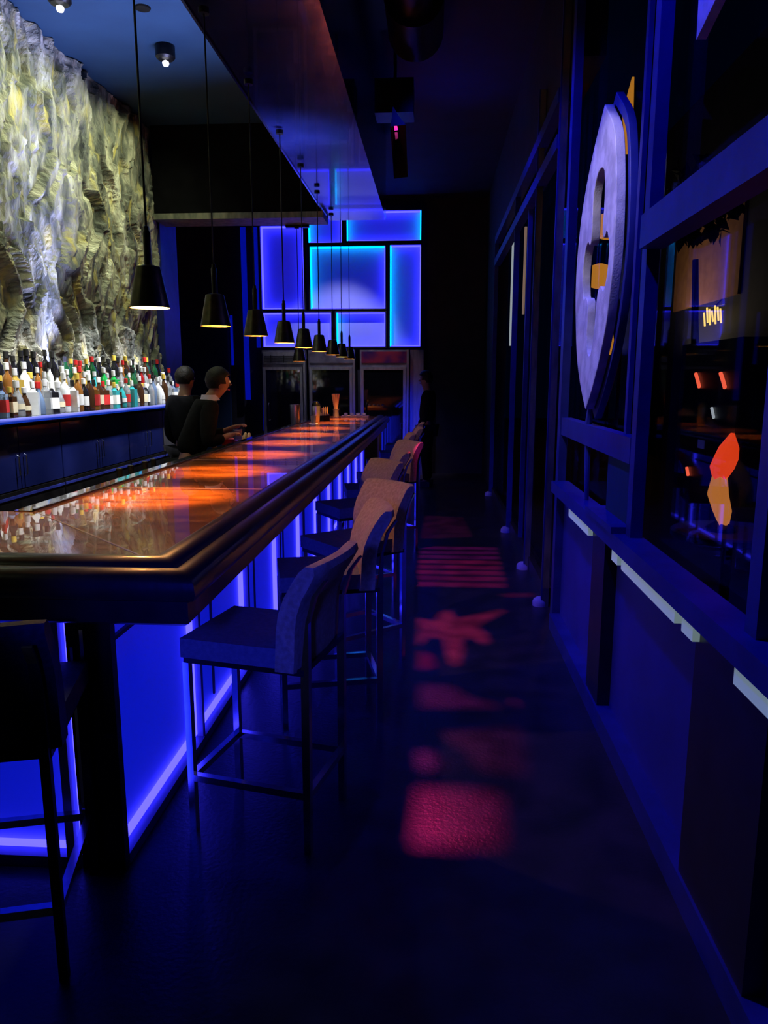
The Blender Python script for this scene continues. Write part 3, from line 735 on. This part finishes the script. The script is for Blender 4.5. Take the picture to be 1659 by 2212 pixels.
# ------------------------------------------------------------------ window wall on the right
XR = .82
gl = [(4.93, 6.42, .1, 3.3), (6.52, 8.0, .1, 3.3), (8.1, 10.6, .1, 3.3), (3.2, 4.86, .98, 4.4), (1.9, 3.1, .98, 4.4), (-1.0, 1.84, .98, 4.4)]
for i, (a, b, z0, z1) in enumerate(gl):
    o = struct('window_%d' % (i + 1), box(.9, .908, a, b, z0, z1), 'glass')
struct('wall_right', box(.86, 1.0, 10.7, 13.2, 0, H), 'black_wall')
struct('wall_right_header', box(.86, 1.0, -1.05, 10.7, 4.35, H), 'black_wall')
struct('wall_right_upper', box(.86, 1.0, 4.9, 10.7, 3.55, 4.35), 'black_wall')
# posts with shoes
for i, (y, w, lb) in enumerate([(5.36, .085, 'thick olive post closest to the round medallion window'), (6.44, .085, 'olive post standing between the two tall dark windows'),
                       (8.05, .05, 'slim post second from the far end of the window wall'), (10.65, .05, 'slim post at the far end of the window wall')]):
    t = thing('window_post', lb, 'post', (.855, y, 0), 0, 'posts along the window wall')
    h = 4.3 if i < 1 else 3.9
    box(-.045, .0, -w / 2, w / 2, 0, h if i < 2 else 3.56).build('shaft', 'olive' if i < 2 else 'wrail', t)
    box(-.055, -.045, -w / 2, -w / 2 + .02, 0, h if i < 2 else 3.56).build('edge_trim', 'wrail', t)
    MB().lathe([(.055, 0), (.055, .03), (.045, .05), (.028, .062), (.01, .066)], 20, (-.055, 0, 0)).build('foot_cap', 'collar', t, True)
def mull(name, y0, y1, z0, z1, m='wrail', x0=.80, x1=.88, label=None): return struct(name, box(x0, x1, y0, y1, z0, z1), m, label)
mull('trim_1', 4.86, 4.95, 0, 4.35, x0=.81, x1=.86)                      # post left of the medallion window
mull('trim_2', 3.08, 3.15, .98, 4.35, x0=.82, x1=.87)                    # mullion right of it
mull('trim_3', 1.85, 1.92, .98, 4.35, x0=.82, x1=.87)
mull('trim_4', -1.0, 4.86, .93, 1.0, x0=.77)             # sill rail
mull('trim_5', -1.0, 3.08, 2.15, 2.275, x0=.79)           # transom
mull('trim_6', 3.16, 4.86, 1.30, 1.41, x0=.82)           # rail below medallion
mull('trim_7', 3.16, 3.62, 1.0, 1.30, 'ceil', x0=.84)    # small solid panel
mull('trim_8', -1.0, 4.86, 0.0, .10, x0=.79)             # kick rail
mull('trim_9', 3.42, 3.68, .10, .93, 'frame_black', x0=.80)
mull('trim_10', 1.7, 2.2, .10, .93, 'frame_black', x0=.80)
mull('trim_11', 3.68, 4.86, .10, .93, 'wpanel', x0=.86)
mull('trim_12', 2.2, 3.42, .10, .93, 'wpanel', x0=.86)
mull('trim_13', -1.0, 1.7, .10, .93, 'wpanel', x0=.86)
mull('trim_14', 3.16, 3.72, 1.0, 1.03, 'wrail', x0=.76)
mull('trim_15', 5.4, 10.65, 3.18, 3.27, x0=.80)
mull('trim_16', 5.4, 10.65, 3.47, 3.56, x0=.80)
mull('trim_17', 7.2, 7.24, .1, 3.18, x0=.84)
mull('trim_18', 5.4, 10.65, .0, .12, 'frame_black', x0=.84)
mull('trim_19', 3.40, 3.44, 1.41, 4.35, x0=.86)
# glowing bars standing in for streaks of light below the sill
M['bar_pale'] = mat('sill_light_streak', (.6, .65, .7), .5, emit=(.30, .42, .45), es=.38)
for a, b, lb in [(3.70, 4.25, 'glowing bar standing in for light under the sill below the medallion window'), (3.10, 3.20, 'tiny glowing bar standing in for light under the sill beside the dark divider'),
                 (2.34, 3.03, 'longest glowing bar standing in for light under the sill below the wide window'), (2.17, 2.27, 'small square glowing bar standing in for light after the longest one'), (1.3, 1.86, 'glowing bar standing in for light under the sill cut by the frame edge')]:
    t = thing('sill_streak', lb, 'light patch', (.79, (a + b) / 2, .90), 0, 'glowing bars standing in for light under the sill')
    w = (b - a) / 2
    box(-.012, .012, -w, w, -.022, .022).bevel(.006).build('glow_bar', 'bar_pale', t, True)
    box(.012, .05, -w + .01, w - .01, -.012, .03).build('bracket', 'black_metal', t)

# medallion
out = [(3.81, 2.91), (3.66, 2.78), (3.6, 2.65), (3.56, 2.5), (3.54, 2.34), (3.54, 2.2), (3.57, 2.07), (3.62, 1.91), (3.72, 1.76), (3.85, 1.62), (4.01, 1.53), (4.15, 1.60), (4.3, 1.75), (4.39, 1.96), (4.44, 2.17), (4.43, 2.32), (4.37, 2.51), (4.27, 2.65), (4.12, 2.79), (3.96, 2.88)]
hole = [(3.88, 2.67), (3.80, 2.62), (3.78, 2.47), (3.80, 2.35), (3.76, 2.31), (3.70, 2.35), (3.63, 2.26), (3.64, 2.14), (3.71, 2.05), (3.78, 2.10), (3.85, 2.07), (3.87, 1.92), (3.92, 1.78), (4.0, 1.76), (4.07, 1.84), (4.07, 2.04), (4.13, 2.08), (4.20, 2.06), (4.26, 2.2), (4.22, 2.33), (4.14, 2.37), (4.08, 2.33), (4.05, 2.39), (4.07, 2.56), (3.99, 2.66)]
def smooth_loop(p, k=2):
    for _ in range(k):
        q = []
        for i in range(len(p)):
            a, b = p[i], p[(i + 1) % len(p)]
            q += [(a[0] * .75 + b[0] * .25, a[1] * .75 + b[1] * .25), (a[0] * .25 + b[0] * .75, a[1] * .25 + b[1] * .75)]
        p = q
    return p
def plate_with_hole(name, o_, h_, x0, x1, m, parent=None):
    cu = bpy.data.curves.new(name, 'CURVE'); cu.dimensions = '2D'; cu.fill_mode = 'BOTH'; cu.extrude = (x1 - x0) / 2; cu.bevel_depth = .004
    for loop in ([o_, h_] if h_ else [o_]):
        sp = cu.splines.new('POLY'); sp.points.add(len(loop) - 1); sp.use_cyclic_u = True
        for p, q in zip(sp.points, loop): p.co = (q[0], q[1], 0, 1)
    c = bpy.data.objects.new(name, cu); COL.objects.link(c)
    dg = bpy.context.evaluated_depsgraph_get(); me = bpy.data.meshes.new_from_object(c.evaluated_get(dg)); bpy.data.objects.remove(c)
    me.transform(Matrix(((0, 0, 1, (x0 + x1) / 2), (1, 0, 0, 0), (0, 1, 0, 0), (0, 0, 0, 1))))
    me.materials.clear(); me.materials.append(M[m]); o = bpy.data.objects.new(name, me); COL.objects.link(o)
    if parent: o.parent = parent
    return o
def ring(p, k, c=(3.99, 2.2)): return [(c[0] + (a - c[0]) * k[0], c[1] + (b - c[1]) * k[1]) for a, b in p]
md = thing('window_medallion', 'pale grey pointed oval medallion with cut-outs hanging in the window', 'medallion', (0, 0, 0))
out = [out[0]] * 1 + out[1:]; so_ = smooth_loop([(3.89, 2.94), (3.885, 2.935)] + out[1:10] + [(4.0, 1.50), (4.01, 1.50)] + out[11:19], 2); sh_ = smooth_loop(hole, 1)
plate_with_hole('plate', so_, sh_, .80, .835, 'medal', md)
plate_with_hole('back_ring', ring(so_, (1.09, 1.07)), ring(so_, (1.03, 1.01)), .85, .88, 'wrail', md)
MB().tube([(.84, 4.08, 1.56), (.84, 4.12, 1.41), (.84, 4.08, 1.0)], [.012, .02, .012]).build('support_post', 'wrail', md)
for s in ((.835, 3.99, 2.80), (.835, 4.0, 1.62)): MB().tube([s, (.87, s[1], s[2])], .012).build('mounting_pin', 'chrome', md)
# pale bracket high on the window wall
tag(MB().prism([(.80, 2.60, 3.02), (.80, 2.28, 2.78), (.80, 2.585, 2.69)], (.03, 0, 0)).build('corner_bracket', 'medal'), 'pale grey triangular bracket high on the window wall', 'bracket')

# ------------------------------------------------------------------ ceiling gear
def can(x, y, s, label, lit=True):
    t = thing('ceiling_spotlight', label, 'spotlight', (x, y, H), 0, 'black ceiling spotlights behind the bar')
    MB().lathe([(.10 * s, -.0), (.11 * s, -.01), (.11 * s, -.10), (.085 * s, -.12), (.02, -.12)], 24).build('housing', 'black_metal', t, True)
    MB().lathe([(.004, -.122), (.035 * s, -.135), (.04 * s, -.15), (.03 * s, -.17), (.005, -.175)], 16).build('lens', 'spot_bulb', t, True)
can(-2.49, 7.25, .8, 'black ceiling spotlight with bright lens, nearer the soffit')
can(-2.95, 6.2, .8, 'black ceiling spotlight close to the stone wall at the frame top')
for x, y, lb in [(-2.42, 6.55, 'small black ceiling ring below the frame edge'), (-2.45, 5.7, 'small black ceiling ring touching the frame top')]:
    tag(MB().lathe([(.035, -.012), (.06, -.012), (.065, 0), (.035, 0)], 24, (x, y, H)).build('recessed_ring', 'black_metal', None, True), lb, 'downlight')
dk = thing('ceiling_duct', 'black round duct running under the dark aisle ceiling', 'duct', (-.18, 0, 4.38))
MB().lathe([(.17, -1.0), (.17, 6.1)], 28, (0, 0, 0), 'Y').build('pipe', 'black_metal', dk, True)
MB().lathe([(.22, 5.9), (.22, 6.5)], 28, (0, 0, 0), 'Y').build('end_cap', 'black_metal', dk, True)
pj = thing('ceiling_projector', 'black boxy projector hanging from the ceiling beside the duct', 'projector', (-.38, 7.0, 3.95))
box(-.17, .17, -.02, .25, .0, .28).bevel(.01).build('housing', 'black_metal', pj)
MB().tube([(0, .15, .28), (0, .15, .70)], .015).build('mount', 'black_metal', pj)

# gobo projector casting coloured shapes on the floor
LP = Vector((-.38, 6.85, 3.93))
aim = Vector((.2, 5.0, 0)); ax = (aim - LP).normalized()
gob = bpy.data.objects.new('pattern_frame', None); COL.objects.link(gob); gob.parent = pj; gob.location = (.38, -7.0, -3.95)
DP = .14
up = Vector((1, 0, 0)); e1 = (up - ax * up.dot(ax)).normalized(); e2 = ax.cross(e1)
def to_plate(x, y):
    d = Vector((x, y, 0)) - LP; k = DP / d.dot(ax); q = d * k - ax * DP
    return (q.dot(e1), q.dot(e2))
patches = []      # (polygon on the floor, colour)
MAG, RED, DIM, VIOL = (.8, .02, .16), (1, .03, .02), (.18, .010, .07), (.45, .015, .25)
patches.append(([(-.10, 9.0), (.36, 8.9), (.42, 7.75), (-.12, 7.65)], (.16, .01, .06)))
for k in range(8):
    y0 = 7.28 - k * .19; t_k = k / 7
    xr = .63 - .03 * t_k; dy = .0
    patches.append(([(-.12, y0 - dy), (xr, y0 + .0), (xr, y0 - .125), (-.12, y0 - dy - .125)], MAG if k > 2 else VIOL))
patches.append(([(-.09, 5.00), (.02, 4.92), (.06, 5.14), (.13, 5.20), (.17, 5.0), (.52, 5.24), (.53, 5.20), (.30, 4.84), (.36, 4.72), (.37, 4.55), (.32, 4.50), (.28, 4.60), (.20, 4.62), (.19, 4.35), (.155, 4.14), (.115, 4.15), (.09, 4.45), (.08, 4.60), (-.02, 4.62), (-.08, 4.45)], (1, .04, .10)))
patches.append(([(-.07, 4.36), (.00, 4.30), (.03, 4.12), (-.07, 4.05)], VIOL))
patches.append(([(-.06, 3.86), (.12, 3.84), (.20, 3.70), (.34, 3.62), (.36, 3.58), (-.06, 3.56)], DIM))
patches.append(([(.335, 3.585), (.42, 3.68), (.445, 3.66), (.435, 3.60)], (1, .05, .02)))
patches.append(([(.05, 3.29), (.44, 3.37), (.41, 2.93), (.22, 2.96)], (.09, .006, .03)))
patches.append(([(-.06, 3.10), (.02, 3.10), (.14, 2.98), (-.04, 2.94)], (.18, .01, .09)))
GA = [(-.05, 2.80), (.13, 2.80), (.13, 2.42), (-.06, 2.42)]; GB = [(.13, 2.80), (.30, 2.78), (.27, 2.44), (.13, 2.42)]
GAB = [(-.05, 2.80), (.13, 2.80), (.30, 2.78), (.27, 2.44), (.13, 2.42), (-.06, 2.42)]
patches.append((GAB, (.20, .006, .045)))
patches.append(([(.50, 5.60), (.62, 5.66), (.80, 5.68), (.79, 5.60), (.6, 5.56)], (.4, .02, .04)))
def gel(name, col):
    m = bpy.data.materials.new(name); m.use_nodes = True; n, l = m.node_tree.nodes, m.node_tree.links
    n.remove(n['Principled BSDF']); t = n.new('ShaderNodeBsdfTransparent'); t.inputs[0].default_value = (*col, 1)
    l.new(t.outputs[0], n['Material Output'].inputs[0]); return m
B3 = Matrix((e1, e2, ax)).transposed()
pl = [([to_plate(*p) for p in poly], c) for poly, c in patches]
allx = [q[0] for p, _ in pl for q in p]; ally = [q[1] for p, _ in pl for q in p]
bx = (min(allx) - .012, max(allx) + .012, min(ally) - .012, max(ally) + .012)
outer_loop = [(bx[0], bx[2]), (bx[1], bx[2]), (bx[1], bx[3]), (bx[0], bx[3])]
holes = [p for p, _ in pl]
from mathutils.geometry import tessellate_polygon
allp = [outer_loop] + holes
tris = tessellate_polygon([[Vector((a, b, 0)) for a, b in l] for l in allp])
flat = [Vector((a, b, 0)) for l in allp for a, b in l]
mt = Matrix.Translation(LP + ax * DP) @ B3.to_4x4()
me = bpy.data.meshes.new('plate'); me.from_pydata([mt @ v for v in flat], [], [tuple(t) for t in tris]); me.update()
me.materials.append(M['frame_black'])
o = bpy.data.objects.new('pattern_plate', me); COL.objects.link(o); o.parent = gob
for p, c in pl:
    cx_ = sum(a for a, b in p) / len(p); cy_ = sum(b for a, b in p) / len(p)
    xs_ = [a for a, b in p]; ys_ = [b for a, b in p]; e_ = .0012
    mb = MB(); vs = [mb.bm.verts.new(mt @ Vector((a, b, -.0003))) for a, b in ((min(xs_) - e_, min(ys_) - e_), (max(xs_) + e_, min(ys_) - e_), (max(xs_) + e_, max(ys_) + e_), (min(xs_) - e_, max(ys_) + e_))]; mb.bm.faces.new(vs)
    mb.build('colour_glass', gel('gel', c), gob)
# shroud around the lamp so that light only leaves through the plate
shr = MB(); sm = .0
rows = []
for dd, k in ((-.02, .12), (DP, 1.0), (DP * 2.3, 2.25)):
    rows.append([mt @ Vector((a * k, b * k, dd - DP)) for a, b in ((bx[0], bx[2]), (bx[1], bx[2]), (bx[1], bx[3]), (bx[0], bx[3]))])
vs = shr.strip(rows, closed=True); shr.bm.faces.new(vs[0])
shr.build('shroud', 'void', gob)
cen = mt @ Vector(((bx[0] + bx[1]) / 2, (bx[2] + bx[3]) / 2, 0))
lamp('SPOT', 'gobo_lamp', LP, (1, 1, 1), 2000, target=cen, spot_size=math.radians(150), spot_blend=.1, shadow_soft_size=.0015)

# ------------------------------------------------------------------ outside
struct('ground_outside', box(1.0, 14, -4, 34, -.12, -.06), 'black_wall')
M['brown'] = noisy(mat('brown_render', (.30, .13, .045), .9), 5, (.26, .11, .035), (.34, .15, .05), bump=.2)
fc = thing('lit_facade', 'dark building across the street with a lamp-lit brown wall panel', 'building', (0, 0, 0))
box(5.05, 5.6, 10.5, 19.5, -.06, 7).build('dark_wall', 'black_wall', fc)
box(5.0, 5.05, 13.1, 16.5, 3.05, 5.5).build('brown_panel', 'brown', fc)
lamp('AREA', 'facade_lamp', (4.1, 14.8, 2.6), (1, .75, .5), 22, target=(5.0, 14.8, 4.2), size=1.6)
M['amber'] = mat('amber_lantern', (.3, .1, 0), .5, emit=(1, .36, .03), es=.55)
M['red_e'] = mat('tail_light', (.3, 0, 0), .4, emit=(1, .12, .05), es=1.3)
M['yel_e'] = mat('festoon', (.3, .2, 0), .4, emit=(1, .62, .12), es=1.6)
M['tan_e'] = mat('tan_tube', (.3, .2, .1), .4, emit=(.7, .42, .28), es=.35)
M['white_e'] = mat('pale_lamp', (.3, .3, .3), .4, emit=(.8, .85, .8), es=.5)
lp = thing('lantern_post', 'tall street post with three amber lanterns seen through the medallion holes', 'lantern', (5.2, 24.3, -.06))
MB().tube([(.3, 0, 0), (.3, 0, 8.6)], .06).build('pole', 'black_metal', lp)
for y, z in ((-.2, 6.3), (.65, 4.95), (-.15, 2.8)): MB().lathe([(.1, -.38), (.34, -.3), (.40, 0), (.34, .3), (.1, .38)], 16, (.0, y, z)).build('lantern', 'amber', lp, True)
bn = thing('amber_banner', 'glowing amber pointed banner on a pole beyond the top of the medallion', 'banner', (0, 0, 0))
MB().prism([(5.0, 21.2, 9.35), (5.0, 22.1, 8.75), (5.0, 21.45, 7.55), (5.0, 21.1, 8.6)], (.06, 0, 0)).build('cloth', 'amber', bn)
MB().tube([(5.12, 21.35, -.06), (5.12, 21.35, 9.2)], .05).build('pole', 'black_metal', bn)
# dark street tree in front of the facade
tree = thing('street_tree', 'dark street tree standing before the lit brown wall', 'tree', (4.2, 12.6, -.06))
MB().tube([(0, 0, 0), (.03, 0, 1.9), (-.05, .1, 3.6)], [.09, .07, .05]).build('trunk', 'black_metal', tree, True)
mb = MB()
for k in range(260):
    v = Vector((R.gauss(0, 1), R.gauss(0, 1), R.gauss(0, 1))).normalized() * R.uniform(.3, 1)
    c = Vector((v.x * .6, v.y * .8, 4.5 + v.z * .75)); s = R.uniform(.10, .17)
    mtx = Matrix.Translation(c) @ Euler((R.random() * 6, R.random() * 6, R.random() * 6)).to_matrix().to_4x4()
    q = [mb.bm.verts.new(mtx @ Vector(p)) for p in ((-s, 0, 0), (0, -s * .5, 0.02), (s, 0, 0), (0, s * .5, .02))]; mb.bm.faces.new(q)
M['leaf'] = noisy(mat('dark_leaves', (.008, .012, .01), .8), 5, (.006, .009, .008), (.014, .018, .014))
mb.build('crown', 'leaf', tree)
van = thing('parked_van', 'dark van with two slanted red tail lights across the pavement', 'van', (3.4, 9.1, -.06))
box(-.2, 1.6, -.95, .95, .35, 2.15).bevel(.12, 3).build('body', 'black_metal', van, True)
for y in (-.55, .25): MB().tube([(-.215, y - .07, 1.62), (-.22, y + .01, 1.72), (-.215, y + .09, 1.78)], .022).build('tail_light', 'red_e', van, True)
for x in (.2, 1.3):
    for y in (-.85, .85): MB().lathe([(.34, -.1), (.36, 0), (.34, .1)], 20, (x, y, .36), 'Y').build('wheel', 'fabric_dark', van, True)
box(-.215, -.205, -.12, .1, .9, 1.0).build('number_plate', 'niche', van)
fs = thing('festoon_lights', 'cluster of short slanted yellow festoon lights over the pavement', 'lights', (4.9, 13.9, 2.75))
for k in range(7):
    y = (k - 3) * .13; MB().tube([(0, y - .06, -.14 + .05 * (k % 2)), (0, y + .03, .10 + .04 * (k % 3))], .016, 6).build('light_tube', 'yel_e', fs)
MB().tube([(0.03, -.5, .17), (.03, .5, .17)], .01, 6).build('cable', 'black_metal', fs)
MB().tube([(.03, 0, .17), (.15, 0, .3)], .012).build('bracket', 'black_metal', fs)
MB().tube([(-.21, -.35, 1.28), (-.21, -.26, 1.39)], .018).build('marker_light', 'white_e', van, True)
MB().tube([(-.215, .35, .53), (-.215, .42, .62)], .02).build('ground_light', 'red_e', van, True)  # loose red ground light, attached to the van
for y_, z0_, z1_, k_, lb_ in ((12.4, 2.25, 3.95, 'white_e', 'tall thin white tube light outside the far window'), (10.68, 2.6, 3.75, 'tan_e', 'thin amber tube light outside the middle window')):
    tb = thing('tube_light', lb_, 'tube light', (1.25, y_, -.06))
    MB().tube([(0, 0, 0), (0, 0, z1_ + .2)], .012).build('pole', 'black_metal', tb)
    box(-.05, -.02, -.02, .02, z0_, z1_).build('tube', k_, tb)
pt = thing('patio_table', 'dark round patio table outside the wide window', 'table', (1.72, 4.35, -.06))
MB().lathe([(.3, .80), (.32, .81), (.32, .84), (.3, .85)], 28).build('tabletop', 'fabric_dark', pt)
MB().lathe([(.2, 0), (.2, .02), (.03, .05), (.03, .8)], 20).build('pedestal', 'black_metal', pt)
pl_ = thing('patio_lamp', 'flame-shaped red and amber glass lamp glowing on the patio table', 'lamp', (1.66, 4.32, .79))
M['flame_r'] = mat('red_glass_glow', (.4, .02, 0), .3, emit=(1, .06, .01), es=.9)
M['flame_o'] = mat('amber_glass_glow', (.4, .15, .02), .3, emit=(1, .30, .05), es=.55)
def blob(name, pts, m, parent, n=16):
    rows = []
    for (y, z, ry, rx) in pts: rows.append([(rx * math.cos(2 * math.pi * k / n), y + ry * math.sin(2 * math.pi * k / n), z + .01 * math.sin(k * 1.9)) for k in range(n)])
    mb = MB(); vs = mb.strip(rows, closed=True); mb.bm.faces.new(vs[0][::-1]); mb.bm.faces.new(vs[-1]); mb.build(name, m, parent, True)
blob('red_glass', [(.07, .30, .05, .04), (.05, .36, .10, .06), (-.0, .42, .09, .06), (-.03, .48, .07, .05), (-.06, .56, .012, .01)], 'flame_r', pl_)
blob('amber_glass', [(-.04, .05, .03, .03), (.0, .12, .07, .05), (.08, .20, .10, .05), (.07, .30, .06, .04)], 'flame_o', pl_)
MB().lathe([(.08, 0), (.08, .02), (.03, .06)], 20).build('base', 'black_metal', pl_)

# ------------------------------------------------------------------ lights the place has, plus added fill spots
# ceiling wall-washers grazing the stone
ww = lamp('AREA', 'wall_washer', (-2.72, 5.0, H - .1), (.93, 1.0, .56), 92, shape='RECTANGLE', size=.08, size_y=7.6, spread=math.radians(125))
ww.rotation_euler = Vector((-.52, 0, -1)).to_track_quat('-Z', 'Y').to_euler()
ww.rotation_euler = Euler((0, math.atan2(.52, 1), 0))
# cool light behind the bottles
lamp('AREA', 'shelf_wash', (-3.12, 6.6, 1.80), (.45, .50, 1.0), 85, target=(-3.5, 6.9, 2.5), shape='RECTANGLE', size=4.8, size_y=.05)
bpy.data.objects['shelf_wash'].rotation_euler = Euler((math.pi, math.radians(25), 0)) ; bpy.data.objects['shelf_wash'].rotation_euler = (Vector((-.35, 0, 1))).to_track_quat('-Z', 'Y').to_euler(); bpy.data.objects['shelf_wash'].data.size = .05; bpy.data.objects['shelf_wash'].data.size_y = 5.2; bpy.data.objects['shelf_wash'].data.spread = math.radians(70)
# spots over the bottles
for y in (5.4, 6.4, 7.4, 8.4):
    lamp('SPOT', 'bottle_spot', (-2.3, y, 3.6), (.95, .96, 1.0), 620, target=(-3.2, y, 1.5), spot_size=math.radians(38), spot_blend=.7, shadow_soft_size=.05)
# added spot that brightens the medallion
lamp('SPOT', 'medallion_fill', (-.4, 3.0, 3.6), (.95, .84, .86), 85, target=(.82, 4.0, 2.25), spot_size=math.radians(34), spot_blend=.5, shadow_soft_size=.05)
# blue light at the aisle ceiling
for x_, y_, tx, ty, tz, pw in ((-.5, 2.5, .82, 2.7, 2.2, 330), (-.5, 4.5, .82, 4.7, 2.5, 330), (-.45, 6.6, .82, 6.9, 2.4, 160)):
    lamp('SPOT', 'aisle_spot', (x_, y_, 4.4), BLUE, pw, target=(tx, ty, tz), spot_size=math.radians(70), spot_blend=.8, shadow_soft_size=.06)
lamp('SPOT', 'stool_fill', (-.42, -.7, 1.9), BLUE, 520, target=(-.52, 3.1, .95), spot_size=math.radians(27), spot_blend=.6, shadow_soft_size=.12)  # added blue fill from behind the camera, brightens the stools
lamp('SPOT', 'cooler_fill', (-1.4, 11.6, 4.4), (.62, .58, 1.0), 260, target=(-1.7, 12.9, 1.7), spot_size=math.radians(60), spot_blend=.6, shadow_soft_size=.05)  # added lavender fill to lift the cooler frames
lamp('SPOT', 'aisle_blue', (.1, 8.6, 3.9), (.01, .02, 1), 8, target=(.25, 8.3, 4.65), spot_size=math.radians(130), spot_blend=1.0, shadow_soft_size=.05)
